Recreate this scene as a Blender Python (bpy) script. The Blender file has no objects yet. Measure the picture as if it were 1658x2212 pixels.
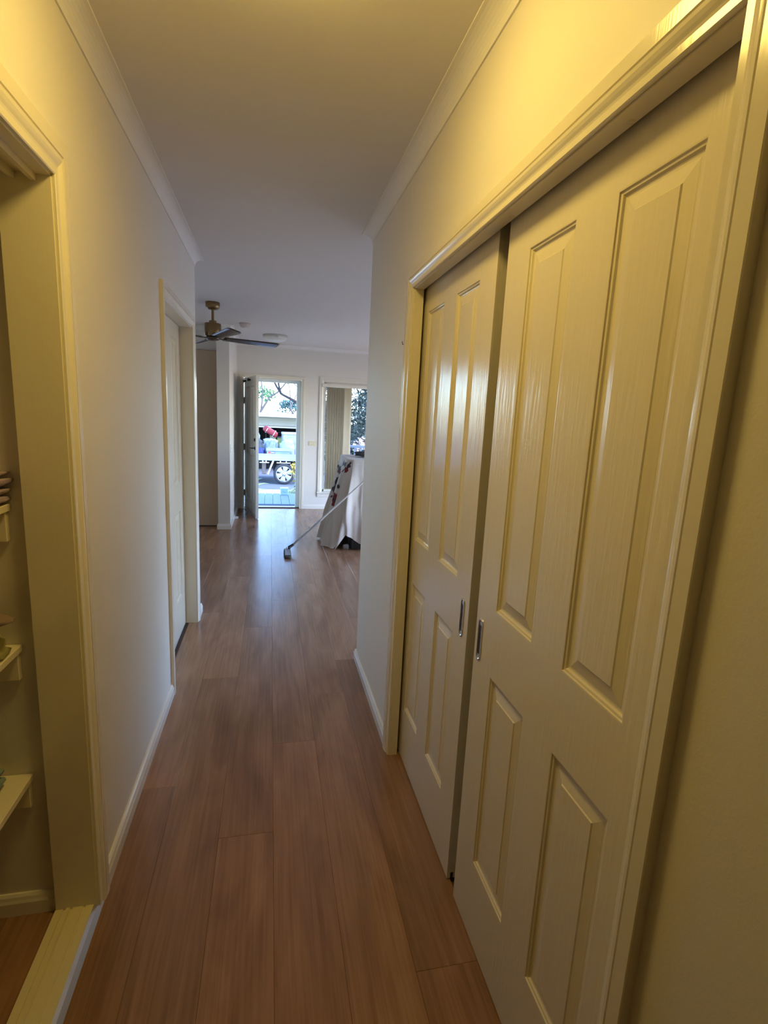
import bpy, bmesh, math, random
from mathutils import Vector, Matrix, noise
random.seed(7)
sc = bpy.context.scene
COL = sc.collection

# ------------------------------------------------------------------ camera
CAM_H = 1.57
cd = bpy.data.cameras.new('camera'); cam = bpy.data.objects.new('camera', cd); COL.objects.link(cam)
cd.sensor_fit = 'HORIZONTAL'; cd.sensor_width = 36.0; cd.lens = 36.0*1108.07/1658.0
cd.clip_start = 0.02; cd.clip_end = 300
_r = Vector((0.97611505, -0.21180638, 0.04834728)); _d = Vector((0.00753947, -0.18937864, -0.98187519)); _f = Vector((0.21712337, 0.95878767, -0.18325843))
M = Matrix.Identity(4)
for i in range(3):
    M[i][0] = _r[i]; M[i][1] = -_d[i]; M[i][2] = -_f[i]
M[2][3] = CAM_H
cam.matrix_world = M
sc.camera = cam

# ------------------------------------------------------------------ world, sun, exposure
SKY_STRENGTH = 0.85; SKY_TINT = (0.82, 0.98, 1.25)
SUN_DIR = Vector((0.70, -0.42, 0.80)).normalized()      # towards the sun
w = bpy.data.worlds.new('world'); sc.world = w; w.use_nodes = True
nt = w.node_tree; nt.nodes.clear()
sky = nt.nodes.new('ShaderNodeTexSky'); sky.sky_type = 'NISHITA'; sky.sun_disc = False
sky.sun_elevation = math.asin(SUN_DIR.z); sky.sun_rotation = math.atan2(SUN_DIR.x, SUN_DIR.y)
sky.air_density = 1.0; sky.dust_density = 1.2; sky.ozone_density = 1.0
bg = nt.nodes.new('ShaderNodeBackground'); bg.inputs['Strength'].default_value = SKY_STRENGTH
wo = nt.nodes.new('ShaderNodeOutputWorld')
tn = nt.nodes.new('ShaderNodeMix'); tn.data_type = 'RGBA'; tn.blend_type = 'MULTIPLY'; tn.inputs[0].default_value = 1.0; tn.inputs[7].default_value = (*SKY_TINT, 1)
nt.links.new(sky.outputs[0], tn.inputs[6]); nt.links.new(tn.outputs[2], bg.inputs[0]); nt.links.new(bg.outputs[0], wo.inputs[0])
sd = bpy.data.lights.new('sun', 'SUN'); sd.energy = 1.7; sd.angle = 0.01; sd.color = (0.95, 0.98, 1.0)
sun = bpy.data.objects.new('sun', sd); COL.objects.link(sun)
sun.rotation_euler = SUN_DIR.to_track_quat('Z', 'Y').to_euler()
vs = sc.view_settings; vs.view_transform = 'Standard'; vs.look = 'None'; vs.exposure = 1.22; vs.gamma = 1.0
vs.use_curve_mapping = False
LAMP_STRENGTH = 19.0; LAMP_COLOR = (1.0, 0.71, 0.17)

# ------------------------------------------------------------------ materials
def srgb(r, g, b):
    return tuple(((c/255)/12.92 if c/255 <= 0.04045 else ((c/255+0.055)/1.055)**2.4) for c in (r, g, b))
MATS = {}
def mat(name, col, rough=0.5, metal=0.0, spec=0.5, noise_amt=0.0, noise_scale=8.0, bump=0.0, bump_scale=60.0, stretch=(1, 1, 1), coat=0.0, emit=None, strength=0.0, trans=0.0):
    if name in MATS: return MATS[name]
    m = bpy.data.materials.new(name); m.use_nodes = True; MATS[name] = m
    n = m.node_tree.nodes; l = m.node_tree.links
    b = n['Principled BSDF']
    b.inputs['Base Color'].default_value = (*col, 1); b.inputs['Roughness'].default_value = rough
    b.inputs['Metallic'].default_value = metal; b.inputs['Specular IOR Level'].default_value = spec
    if coat: b.inputs['Coat Weight'].default_value = coat; b.inputs['Coat Roughness'].default_value = 0.12
    if emit: b.inputs['Emission Color'].default_value = (*emit, 1); b.inputs['Emission Strength'].default_value = strength
    if trans: b.inputs['Transmission Weight'].default_value = trans
    tc = n.new('ShaderNodeTexCoord'); mp = n.new('ShaderNodeMapping'); mp.inputs['Scale'].default_value = stretch
    l.new(tc.outputs['Object'], mp.inputs[0])
    nz = n.new('ShaderNodeTexNoise'); nz.inputs['Scale'].default_value = noise_scale; nz.inputs['Detail'].default_value = 4
    l.new(mp.outputs[0], nz.inputs['Vector'])
    mx = n.new('ShaderNodeMix'); mx.data_type = 'RGBA'; mx.blend_type = 'MULTIPLY'
    mx.inputs[6].default_value = (*col, 1)
    cr = n.new('ShaderNodeMapRange'); cr.inputs['To Min'].default_value = 1-noise_amt; cr.inputs['To Max'].default_value = 1+noise_amt
    l.new(nz.outputs['Fac'], cr.inputs['Value'])
    cmb = n.new('ShaderNodeCombineColor')
    for k in range(3): l.new(cr.outputs[0], cmb.inputs[k])
    mx.inputs[0].default_value = 1.0; l.new(cmb.outputs[0], mx.inputs[7]); l.new(mx.outputs[2], b.inputs['Base Color'])
    if bump:
        n2 = n.new('ShaderNodeTexNoise'); n2.inputs['Scale'].default_value = bump_scale; n2.inputs['Detail'].default_value = 3
        l.new(mp.outputs[0], n2.inputs['Vector'])
        bp = n.new('ShaderNodeBump'); bp.inputs['Strength'].default_value = bump; bp.inputs['Distance'].default_value = 0.004
        l.new(n2.outputs['Fac'], bp.inputs['Height']); l.new(bp.outputs[0], b.inputs['Normal'])
    return m

WALL = mat('wall_paint', (0.76, 0.715, 0.655), 0.55, noise_amt=0.02, noise_scale=3, bump=0.08, bump_scale=180)
FARWALL = WALL
CEIL = mat('ceiling_paint', (0.74, 0.70, 0.67), 0.85, noise_amt=0.02, bump=0.05, bump_scale=150)
CORN = mat('cornice_paint', (0.80, 0.77, 0.74), 0.7, noise_amt=0.02)
TRIM = mat('gloss_trim', (0.78, 0.72, 0.60), 0.16, noise_amt=0.02, bump=0.05, bump_scale=30, stretch=(6, 6, 0.5))
SKIRT = mat('skirting_gloss', (0.80, 0.76, 0.69), 0.22, noise_amt=0.02)
DOORP = mat('door_enamel', (0.76, 0.69, 0.56), 0.20, noise_amt=0.02, bump=0.25, bump_scale=75, stretch=(1, 1, 0.10))
CHROME = mat('brushed_steel', (0.55, 0.54, 0.53), 0.25, metal=1.0)
DARKMETAL = mat('dark_metal', (0.03, 0.03, 0.03), 0.35, metal=0.6)
BLACK = mat('black_plastic', (0.015, 0.015, 0.016), 0.45)
BRASS = mat('antique_brass', (0.25, 0.17, 0.085), 0.28, metal=1.0, noise_amt=0.08, noise_scale=4, stretch=(30, 30, 1))
BLADE = mat('fan_blade_walnut', (0.055, 0.035, 0.025), 0.30, noise_amt=0.3, noise_scale=10, stretch=(1, 8, 1))
WHITEP = mat('white_plastic', (0.80, 0.79, 0.76), 0.35)
CREAMP = mat('ivory_plastic', (0.72, 0.64, 0.42), 0.35)
ALU = mat('aluminium_strip', (0.62, 0.63, 0.66), 0.35, metal=1.0)
BEIGE = mat('beige_laminate', (0.50, 0.37, 0.24), 0.55, noise_amt=0.04, noise_scale=3)
BLIND = mat('blind_fabric', (0.62, 0.55, 0.41), 0.8, noise_amt=0.05, noise_scale=60, bump=0.2, bump_scale=300)
WFRAME = mat('window_frame_paint', (0.76, 0.72, 0.64), 0.3)
SHELF = mat('shelf_melamine', (0.78, 0.71, 0.58), 0.35)
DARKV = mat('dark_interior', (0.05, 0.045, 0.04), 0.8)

def wood_floor():
    m = bpy.data.materials.new('laminate_oak'); m.use_nodes = True
    n = m.node_tree.nodes; l = m.node_tree.links; b = n['Principled BSDF']
    tc = n.new('ShaderNodeTexCoord'); oi = n.new('ShaderNodeObjectInfo')
    off = n.new('ShaderNodeVectorMath'); off.operation = 'SCALE'; off.inputs[0].default_value = (17.3, 41.7, 9.1)
    l.new(oi.outputs['Random'], off.inputs['Scale'])
    add = n.new('ShaderNodeVectorMath'); l.new(tc.outputs['Object'], add.inputs[0]); l.new(off.outputs[0], add.inputs[1])
    mp = n.new('ShaderNodeMapping'); mp.inputs['Scale'].default_value = (4.5, 0.9, 1); l.new(add.outputs[0], mp.inputs[0])
    n1 = n.new('ShaderNodeTexNoise'); n1.inputs['Scale'].default_value = 1.3; n1.inputs['Detail'].default_value = 3; n1.inputs['Roughness'].default_value = .55; n1.inputs['Distortion'].default_value = 1.4
    l.new(mp.outputs[0], n1.inputs['Vector'])
    mp2 = n.new('ShaderNodeMapping'); mp2.inputs['Scale'].default_value = (110, 2.5, 1); l.new(add.outputs[0], mp2.inputs[0])
    n2 = n.new('ShaderNodeTexNoise'); n2.inputs['Scale'].default_value = 1.0; n2.inputs['Detail'].default_value = 5; n2.inputs['Distortion'].default_value = 0.3
    l.new(mp2.outputs[0], n2.inputs['Vector'])
    wv = n.new('ShaderNodeTexWave'); wv.wave_type = 'BANDS'; wv.bands_direction = 'X'
    wv.inputs['Scale'].default_value = 0.55; wv.inputs['Distortion'].default_value = 7; wv.inputs['Detail'].default_value = 2; wv.inputs['Detail Scale'].default_value = 1.2
    l.new(mp.outputs[0], wv.inputs['Vector'])
    mixf = n.new('ShaderNodeMix'); mixf.data_type = 'FLOAT'; mixf.inputs[0].default_value = 0.42
    l.new(n1.outputs['Fac'], mixf.inputs[2]); l.new(n2.outputs['Fac'], mixf.inputs[3])
    mixw = n.new('ShaderNodeMix'); mixw.data_type = 'FLOAT'; mixw.inputs[0].default_value = 0.03
    l.new(mixf.outputs[0], mixw.inputs[2]); l.new(wv.outputs['Fac'], mixw.inputs[3])
    cr = n.new('ShaderNodeValToRGB'); e = cr.color_ramp.elements
    e[0].position = 0.32; e[0].color = (0.205, 0.102, 0.055, 1); e[1].position = 0.68; e[1].color = (0.400, 0.223, 0.130, 1)
    k = cr.color_ramp.elements.new(0.5); k.color = (0.300, 0.161, 0.090, 1)
    l.new(mixw.outputs[0], cr.inputs[0])
    hv = n.new('ShaderNodeHueSaturation'); l.new(cr.outputs[0], hv.inputs['Color'])
    mr = n.new('ShaderNodeMapRange'); mr.inputs['To Min'].default_value = 0.88; mr.inputs['To Max'].default_value = 1.13
    l.new(oi.outputs['Random'], mr.inputs['Value']); l.new(mr.outputs[0], hv.inputs['Value'])
    l.new(hv.outputs[0], b.inputs['Base Color'])
    b.inputs['Roughness'].default_value = 0.25; b.inputs['Specular IOR Level'].default_value = 0.75
    return m
WOOD = wood_floor()

def glass_mat():
    m = bpy.data.materials.new('window_glass'); m.use_nodes = True
    n = m.node_tree.nodes; l = m.node_tree.links; n.clear()
    o = n.new('ShaderNodeOutputMaterial'); t = n.new('ShaderNodeBsdfTransparent'); g = n.new('ShaderNodeBsdfGlossy')
    t.inputs[0].default_value = (0.93, 0.95, 0.95, 1); g.inputs['Roughness'].default_value = 0.02
    fr = n.new('ShaderNodeFresnel'); fr.inputs[0].default_value = 1.45
    x = n.new('ShaderNodeMixShader'); l.new(fr.outputs[0], x.inputs[0]); l.new(t.outputs[0], x.inputs[1]); l.new(g.outputs[0], x.inputs[2])
    l.new(x.outputs[0], o.inputs[0]); return m
GLASS = glass_mat()

# ------------------------------------------------------------------ mesh helpers
class MB:
    def __init__(s): s.v = []; s.f = []; s.sm = []
    def add(s, vs, fs, smooth=False):
        o = len(s.v); s.v += [tuple(p) for p in vs]
        for f in fs: s.f.append(tuple(i+o for i in f)); s.sm.append(smooth)
        return s
    def box(s, x0, x1, y0, y1, z0, z1):
        vs = [(x, y, z) for z in (z0, z1) for y in (y0, y1) for x in (x0, x1)]
        return s.add(vs, [(0, 2, 3, 1), (4, 5, 7, 6), (0, 1, 5, 4), (2, 6, 7, 3), (0, 4, 6, 2), (1, 3, 7, 5)])
    def bbox(s, x0, x1, y0, y1, z0, z1, b=0.004):
        """box with chamfered edges"""
        X = ((x0, x0+b, x1-b, x1)); Y = (y0, y0+b, y1-b, y1); Z = (z0, z0+b, z1-b, z1)
        bm = bmesh.new(); g = bmesh.ops.create_cube(bm, size=1)
        for q in bm.verts: q.co = Vector((x0+(q.co.x+.5)*(x1-x0), y0+(q.co.y+.5)*(y1-y0), z0+(q.co.z+.5)*(z1-z0)))
        bmesh.ops.bevel(bm, geom=list(bm.edges), offset=b, segments=1, affect='EDGES')
        bm.verts.index_update(); s.add([q.co for q in bm.verts], [[q.index for q in f.verts] for f in bm.faces]); bm.free(); return s
    def tube(s, pts, r, n=10, caps=True, smooth=True):
        pts = [Vector(p) for p in pts]; rr = r if isinstance(r, (list, tuple)) else [r]*len(pts)
        rings = []; up = Vector((0, 0, 1))
        for i, p in enumerate(pts):
            d = (pts[min(i+1, len(pts)-1)]-pts[max(i-1, 0)]).normalized()
            a = d.cross(up);
            if a.length < 1e-3: a = d.cross(Vector((1, 0, 0)))
            a.normalize(); b = a.cross(d)
            rings.append([p+(a*math.cos(t)+b*math.sin(t))*rr[i] for t in [2*math.pi*k/n for k in range(n)]])
        vs = [q for r_ in rings for q in r_]; fs = []
        for i in range(len(pts)-1):
            for k in range(n): fs.append((i*n+k, i*n+(k+1) % n, (i+1)*n+(k+1) % n, (i+1)*n+k))
        s.add(vs, fs, smooth)
        if caps:
            s.add(rings[0], [tuple(range(n))]); s.add(rings[-1], [tuple(reversed(range(n)))])
        return s
    def lathe(s, prof, c=(0, 0, 0), n=32, axis='z', smooth=True):
        """prof = [(r, h)...]"""
        vs = []; fs = []
        for (r, h) in prof:
            for k in range(n):
                t = 2*math.pi*k/n; a, b = r*math.cos(t), r*math.sin(t)
                q = (a, b, h) if axis == 'z' else ((a, h, b) if axis == 'y' else (h, a, b))
                vs.append((c[0]+q[0], c[1]+q[1], c[2]+q[2]))
        for i in range(len(prof)-1):
            for k in range(n): fs.append((i*n+k, i*n+(k+1) % n, (i+1)*n+(k+1) % n, (i+1)*n+k))
        return s.add(vs, fs, smooth)
    def grid(s, fn, nu, nv, smooth=True, closed_u=False):
        vs = [fn(u/(nu if closed_u else nu-1), v/(nv-1)) for v in range(nv) for u in range(nu)]
        fs = []
        for v in range(nv-1):
            for u in range(nu if closed_u else nu-1):
                fs.append((v*nu+u, v*nu+(u+1) % nu, (v+1)*nu+(u+1) % nu, (v+1)*nu+u))
        return s.add(vs, fs, smooth)
    def build(s, name, m, parent=None, loc=None, solid=0):
        me = bpy.data.meshes.new(name); me.from_pydata(s.v, [], s.f); me.update()
        for p, k in zip(me.polygons, s.sm): p.use_smooth = k
        bm = bmesh.new(); bm.from_mesh(me); bmesh.ops.recalc_face_normals(bm, faces=bm.faces); bm.to_mesh(me); bm.free()
        o = bpy.data.objects.new(name, me); COL.objects.link(o)
        if m: me.materials.append(m)
        if loc: o.location = loc
        if parent: o.parent = parent
        if solid:
            md = o.modifiers.new('thickness', 'SOLIDIFY'); md.thickness = solid; md.offset = 0
        return o
def tag(o, label=None, cat=None, group=None, kind=None):
    if label: o['label'] = label
    if cat: o['category'] = cat
    if group: o['group'] = group
    if kind: o['kind'] = kind
    return o
def empty(name, loc=(0, 0, 0), rz=0, **k):
    o = bpy.data.objects.new(name, None); COL.objects.link(o); o.location = loc; o.rotation_euler = (0, 0, rz); o.empty_display_size = 0.1
    return tag(o, **k)
def struct(o, label, cat): return tag(o, label, cat, kind='structure')

def sweep_plan(pts, prof, closed=False):
    """sweep profile (offset to the left of travel, z) along a plan polyline with mitres"""
    P = [Vector((p[0], p[1])) for p in pts]; n = len(P); m = MB(); rings = []
    for i in range(n):
        d0 = (P[i]-P[i-1]).normalized() if (i > 0 or closed) else None
        d1 = (P[(i+1) % n]-P[i]).normalized() if (i < n-1 or closed) else None
        if d0 is None: d0 = d1
        if d1 is None: d1 = d0
        n0 = Vector((-d0.y, d0.x)); n1 = Vector((-d1.y, d1.x)); mit = (n0+n1)
        mit = mit/(max(mit.dot(n0), 0.2)) if mit.length > 1e-4 else n0
        rings.append([(P[i].x+mit.x*o, P[i].y+mit.y*o, z) for (o, z) in prof])
    k = len(prof); vs = [q for r in rings for q in r]; fs = []
    for i in range(n if closed else n-1):
        for j in range(k):
            a = i*k; b = ((i+1) % n)*k
            fs.append((a+j, a+(j+1) % k, b+(j+1) % k, b+j))
    m.add(vs, fs)
    if not closed: m.add(rings[0], [tuple(range(k))]); m.add(rings[-1], [tuple(reversed(range(k)))])
    return m
# architrave: closed profile in (w from inner edge, t from wall)
ARCH = [(.004, 0), (.004, .008), (.006, .010), (.018, .0102), (.022, .0115), (.027, .0145), (.033, .0172), (.039, .0180), (.0402, .0150), (.0418, .0150), (.043, .0185), (.0680, .0185), (.070, .0170), (.070, 0)]
def architrave(name, axis, wall, n, a0, a1, zt, scale=1.0, hscale=1.0, zb=0.0, label='', cat='door frame', sides=(1, 1), bottom=False, m=None):
    """axis 'x': wall plane x=wall, opening along y from a0 to a1. returns root with upright, upright, head parts"""
    m = m or TRIM
    root = empty(name, (wall, (a0+a1)/2, zb) if axis == 'x' else ((a0+a1)/2, wall, zb)); struct(root, label, cat)
    P = [(wv*scale, t) for (wv, t) in ARCH]
    def pt(a, z, t):
        q = (wall+n*t, a, z) if axis == 'x' else (a, wall+n*t, z)
        return (q[0]-root.location[0], q[1]-root.location[1], q[2]-root.location[2])
    k = len(P)
    def piece(nm, s0, s1):
        mb = MB(); vs = s0+s1; fs = [(j, (j+1) % k, k+(j+1) % k, k+j) for j in range(k)]
        mb.add(vs, fs); mb.add(s0, [tuple(range(k))]); mb.add(s1, [tuple(reversed(range(k)))]); return mb.build(nm, m, root)
    TL = [pt(a0-wv, zt+wv*hscale, t) for (wv, t) in P]; TR = [pt(a1+wv, zt+wv*hscale, t) for (wv, t) in P]
    if bottom:
        BL = [pt(a0-wv, zb-wv, t) for (wv, t) in P]; BR = [pt(a1+wv, zb-wv, t) for (wv, t) in P]
        piece('sill_moulding', BL, BR)
    else:
        BL = [pt(a0-wv, zb, t) for (wv, t) in P]; BR = [pt(a1+wv, zb, t) for (wv, t) in P]
    if sides[0]: piece('upright', BL, TL)
    if sides[1]: piece('upright', BR, TR)
    piece('head', TL, TR)
    return root
def part_box(name, m, root, x0, x1, y0, y1, z0, z1, b=0.0):
    L = root.location if root else Vector((0, 0, 0))
    mb = MB(); a = (x0-L[0], x1-L[0], y0-L[1], y1-L[1], z0-L[2], z1-L[2])
    (mb.bbox(*a, b) if b else mb.box(*a)); return mb.build(name, m, root)

# ------------------------------------------------------------------ key dimensions
XR, XL, ZC = 0.558, -0.522, 2.584           # hall faces, ceiling
YF = 8.46                                    # inner face of the entry wall
YRE, YLE = 3.08, 4.00                        # where the hall walls end
XW, XE = -2.7, 3.7                           # living room side walls
YB = -3.4

# ------------------------------------------------------------------ floor of planks
PW, PL_ = 0.2, 1.933
fl = MB().box(XW-.1, XE+.1, YB-.1, YF+.12, -0.12, -0.014).build('floor', mat('subfloor', (0.10, 0.06, 0.04), .8))
struct(fl, 'reddish brown oak laminate floor of long planks running down the hall', 'floor')
def plank_mesh(w_, l_):
    b = 0.0006; h = 0.0135; g = 0.0003
    x, y = w_/2-g, l_/2-g
    vs = [(-x, -y, -h), (x, -y, -h), (x, y, -h), (-x, y, -h), (-x, -y, -b), (x, -y, -b), (x, y, -b), (-x, y, -b), (-x+b, -y+b, 0), (x-b, -y+b, 0), (x-b, y-b, 0), (-x+b, y-b, 0)]
    fs = [(8, 9, 10, 11)]
    for a in range(4):
        c = (a+1) % 4; fs += [(a, c, 4+c, 4+a), (4+a, 4+c, 8+c, 8+a)]
    me = bpy.data.meshes.new('plank'); me.from_pydata(vs, [], fs); me.update(); me.materials.append(WOOD); return me
_pm = {}
PHASE = {-1: 1.728, -2: 1.003, 1: .75, 2: 1.148, 0: .33, -3: .103}
rows = range(int(math.floor((XW-.022)/PW)), int(math.ceil((XE-.022)/PW)))
for r in rows:
    x0 = .022+PW*r; xm = x0+PW/2
    if -0.62 < xm < 0.66: segs = [(YB, YF+.02)]
    elif -1.3 < xm <= -0.62: segs = [(-.5, 1.56), (3.9, 7.2)]
    elif xm <= -1.3: segs = [(3.9, 7.2)]
    else: segs = [(2.98, YF+.02)]
    if -0.82 < xm <= -0.62: segs = [(-.5, 1.56), (3.9, YF+.02)]
    ph = PHASE.get(r, random.uniform(0, PL_))
    for (a, b) in segs:
        cuts = [a]+[ph+PL_*k for k in range(-3, 8) if a+.08 < ph+PL_*k < b-.08]+[b]
        for c0, c1 in zip(cuts[:-1], cuts[1:]):
            key = round(c1-c0, 4)
            if key not in _pm: _pm[key] = plank_mesh(PW, c1-c0)
            o = bpy.data.objects.new('plank', _pm[key]); COL.objects.link(o); o.location = (xm, (c0+c1)/2, 0); o.parent = fl

# ------------------------------------------------------------------ ceiling and walls
ce = MB().box(XW-.15, XE+.15, YB-.15, YF+.22, ZC, ZC+.15).build('ceiling', CEIL); struct(ce, 'flat off-white plaster ceiling over hall and living room', 'ceiling')
# hall left wall with cupboard opening and door opening
LCO = (-.25, 1.507, 2.100)      # left cupboard opening
LD = (2.843, 3.792, 2.090)      # left door opening
XLB = -.637
m = MB()
J = .012
m.box(XLB, XL, YB, LCO[0]-J, 0, ZC).box(XLB, XL, LCO[0]-J, LCO[1]+J, LCO[2]+J, ZC).box(XLB, XL, LCO[1]+J, LD[0]-J, 0, ZC).box(XLB, XL, LD[0]-J, LD[1]+J, LD[2]+J, ZC).box(XLB, XL, LD[1]+J, YLE, 0, ZC)
struct(m.build('wall_left', WALL), 'painted left hall wall between the open cupboard and the living room', 'wall')
struct(MB().box(XW, XLB, YLE-.1, YLE, 0, ZC).build('wall_left_return', WALL), 'wall turning left out of sight at the end of the hall', 'wall')
# hall right wall with robe opening
RO = (.612, 2.100, 2.075)
m = MB(); XRB = .598
m.box(XR, XRB, YB, RO[0]-J, 0, ZC).box(XR, XRB, RO[0]-J, RO[1]+J, RO[2]+J, ZC).box(XR, XRB, RO[1]+J, YRE, 0, ZC)
m.box(XRB, .70, 2.30, YRE, 0, ZC).box(XRB, .70, YB, .30, 0, ZC).box(.70, 1.30, 2.30, 2.40, 0, ZC).box(.70, 1.30, .20, .30, 0, ZC).box(1.30, 1.38, .20, 2.40, 0, ZC)
struct(m.build('wall_right', WALL), 'painted right hall wall around the double sliding wardrobe doors', 'wall')
struct(MB().box(.70, XE, YRE-.1, YRE, 0, ZC).build('wall_right_return', WALL), 'wall turning right out of sight at the end of the hall', 'wall')
struct(MB().box(XL-.3, XR+.3, YB-.12, YB, 0, ZC).build('wall_back', WALL), 'hall wall behind the viewer', 'wall')
# left cupboard interior
m = MB(); m.box(-1.30, -1.22, -.5, 1.62, 0, ZC).box(-1.22, XLB, 1.537, 1.62, 0, ZC).box(-1.22, XLB, -.5, -.40, 0, ZC)
struct(m.build('wall_cupboard', WALL), 'inside walls of the open shelved cupboard', 'wall')
# entry wall: door opening and window opening
FD = (-.405, .472, 2.055); WIN = (.842, 2.70, .285, 2.060)
m = MB(); y0, y1 = YF, YF+.14
m.box(-.51, FD[0]-J, y0, y1, 0, ZC).box(FD[0]-J, FD[1]+J, y0, y1, FD[2]+J, ZC).box(FD[1]+J, WIN[0], y0, y1, 0, ZC).box(WIN[0], WIN[1], y0, y1, 0, WIN[2]).box(WIN[0], WIN[1], y0, y1, WIN[3], ZC).box(WIN[1], XE, y0, y1, 0, ZC)
struct(m.build('wall_front', FARWALL), 'far entry wall holding the open front door and tall window', 'wall')
# nib wall and recess on the left of the living room
struct(MB().box(-.662, -.510, 6.92, YF+.14, 0, ZC).build('wall_nib', WALL), 'short projecting wall end left of the front door', 'wall')
struct(MB().box(-1.06, -.662, 7.16, 7.30, 0, ZC).box(XW, -2.45, 7.16, 7.30, 0, ZC).box(-2.45, -1.06, 7.16, 7.30, 0, .85).box(-2.45, -1.06, 7.16, 7.30, 2.30, ZC).build('wall_recess', WALL), 'recessed wall above the beige sliding panel', 'wall')
w2 = empty('window_2', (-1.755, 7.23, .85)); struct(w2, 'side window of the recess hidden by the hall wall on the left', 'window')
for (x0, x1) in ((-2.45, -2.41), (-1.10, -1.06), (-1.775, -1.735)): part_box('frame_stile', WFRAME, w2, x0, x1, 7.21, 7.25, .85, 2.30, .003)
for (z0, z1) in ((.85, .89), (2.26, 2.30)): part_box('frame_rail', WFRAME, w2, -2.41, -1.10, 7.21, 7.25, z0, z1, .003)
for (x0, x1) in ((-2.41, -1.775), (-1.735, -1.10)): part_box('pane', GLASS, w2, x0, x1, 7.228, 7.233, .89, 2.26)
# living room side walls; unseen bare opening added on the right for daylight
m = MB(); m.box(XW-.12, XW, 3.9, 7.3, 0, ZC)
struct(m.build('wall_living_left', WALL), 'living room side wall hidden behind the hall wall on the left', 'wall')
m = MB(); m.box(XE, XE+.12, 2.98, 4.0, 0, ZC).box(XE, XE+.12, 7.4, YF+.14, 0, ZC).box(XE, XE+.12, 4.0, 7.4, 0, .4).box(XE, XE+.12, 4.0, 7.4, 2.1, ZC)
struct(m.build('wall_living_right', WALL), 'living room side wall hidden behind the hall wall on the right', 'wall')

# cornices
_c = 0.056
# cove: concave curve bulging towards the corner
def corn_prof():
    p = [(0, ZC), (0, ZC-_c), (.005, ZC-_c)]
    for k in range(1, 8):
        t = math.pi/2*k/8
        p.append((_c-(_c-.005)*math.cos(t), ZC-.005-(_c-.005)*(1-math.sin(t))))
    p += [(_c, ZC-.005), (_c, ZC)]
    return p
CPROF = corn_prof()
# travel so that the room is on the left of travel
def cornice(name, pts, label):
    return struct(sweep_plan(pts, CPROF).build(name, CORN), label, 'cornice')
cornice('trim_1', [(XW, YLE), (XL, YLE), (XL, YB)], 'curved plaster cornice along the left hall wall')
cornice('trim_2', [(XR, YB), (XR, YRE), (XE, YRE)], 'curved plaster cornice along the right hall wall')
cornice('trim_3', [(XE, YRE+.02), (XE, YF), (-.510, YF), (-.510, 6.92), (-.662, 6.92), (-.662, 7.16), (XW, 7.16)], 'plaster cornice over the far entry wall')

# skirtings
SP = [(0, 0), (0, .070), (.005, .070), (.010, .062), (.012, .052), (.015, .044), (.015, 0)]
def skirting(name, pts, label, m=SKIRT): return struct(sweep_plan(pts, SP).build(name, m), label, 'skirting')
# left of travel must be the room side
skirting('baseboard_left', [(XL, LD[0]-.070), (XL, LCO[1]+.067)], 'cream skirting low on the left hall wall before the closed door')
skirting('baseboard_left_corner', [(XW, YLE), (XL, YLE), (XL, LD[1]+.070)], 'short skirting stub between the closed door and the hall corner')
skirting('baseboard_right', [(XR, RO[1]+.070), (XR, YRE), (XE, YRE)], 'cream skirting low on the right hall wall beyond the wardrobe')
skirting('baseboard_near', [(XR, YB), (XR, RO[0]-.070)], 'skirting on the right hall wall nearest the viewer')
skirting('baseboard_front', [(WIN[1]+1.0, YF), (FD[1]+.062, YF)], 'skirting under the tall window on the far wall')
skirting('baseboard_nib', [(FD[0]-.058, YF), (-.510, YF), (-.510, 6.92), (-.662, 6.92), (-.662, 7.10)], 'skirting wrapping the short projecting wall left of the front door')
skirting('baseboard_cupboard', [(XLB-.004, 1.537), (-1.22, 1.537), (-1.22, -.4)], 'skirting inside the open shelved cupboard')

# ------------------------------------------------------------------ architraves and jambs
t = architrave('trim_4', 'x', XR, -1, RO[0], RO[1], RO[2], label='glossy cream architrave framing the wardrobe sliding doors on the right')
part_box('jamb', TRIM, t, XR-.0005, .595, RO[1], RO[1]+.012, 0, RO[2]); part_box('jamb', TRIM, t, XR-.0005, .595, RO[0]-.012, RO[0], 0, RO[2])
part_box('head_jamb', TRIM, t, XR-.0005, .595, RO[0], RO[1], RO[2], RO[2]+.012)
for yy in (.86, 1.30, 2.02):
    mb = MB(); mb.lathe([(0, -.0025), (.005, -.0025), (.0065, 0)], (0, 0, 0), 12); o = mb.build('screw_cap', TRIM, t); o.location = (.585-t.location[0], yy-t.location[1], RO[2]-t.location[2])
t = architrave('trim_5', 'x', XL, 1, LCO[0], LCO[1], LCO[2], hscale=1.36, label='glossy cream architrave around the open cupboard on the left')
part_box('jamb', TRIM, t, XLB-.001, XL+.0005, LCO[1], LCO[1]+.012, 0, LCO[2]); part_box('jamb', TRIM, t, XLB-.001, XL+.0005, LCO[0]-.012, LCO[0], 0, LCO[2])
part_box('head_jamb', TRIM, t, XLB-.001, XL+.0005, LCO[0], LCO[1], LCO[2], LCO[2]+.012)
for xx in (-.560, -.605):
    part_box('track_batten', TRIM, t, xx-.006, xx+.006, LCO[0], LCO[1], LCO[2]-.016, LCO[2])
t = architrave('trim_6', 'x', XL, 1, LD[0], LD[1], LD[2], label='glossy cream architrave of the closed door at the end of the left wall')
part_box('jamb', TRIM, t, XLB-.001, XL+.0005, LD[1], LD[1]+.012, 0, LD[2]); part_box('jamb', TRIM, t, XLB-.001, XL+.0005, LD[0]-.012, LD[0], 0, LD[2])
part_box('head_jamb', TRIM, t, XLB-.001, XL+.0005, LD[0], LD[1], LD[2], LD[2]+.012)
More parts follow.
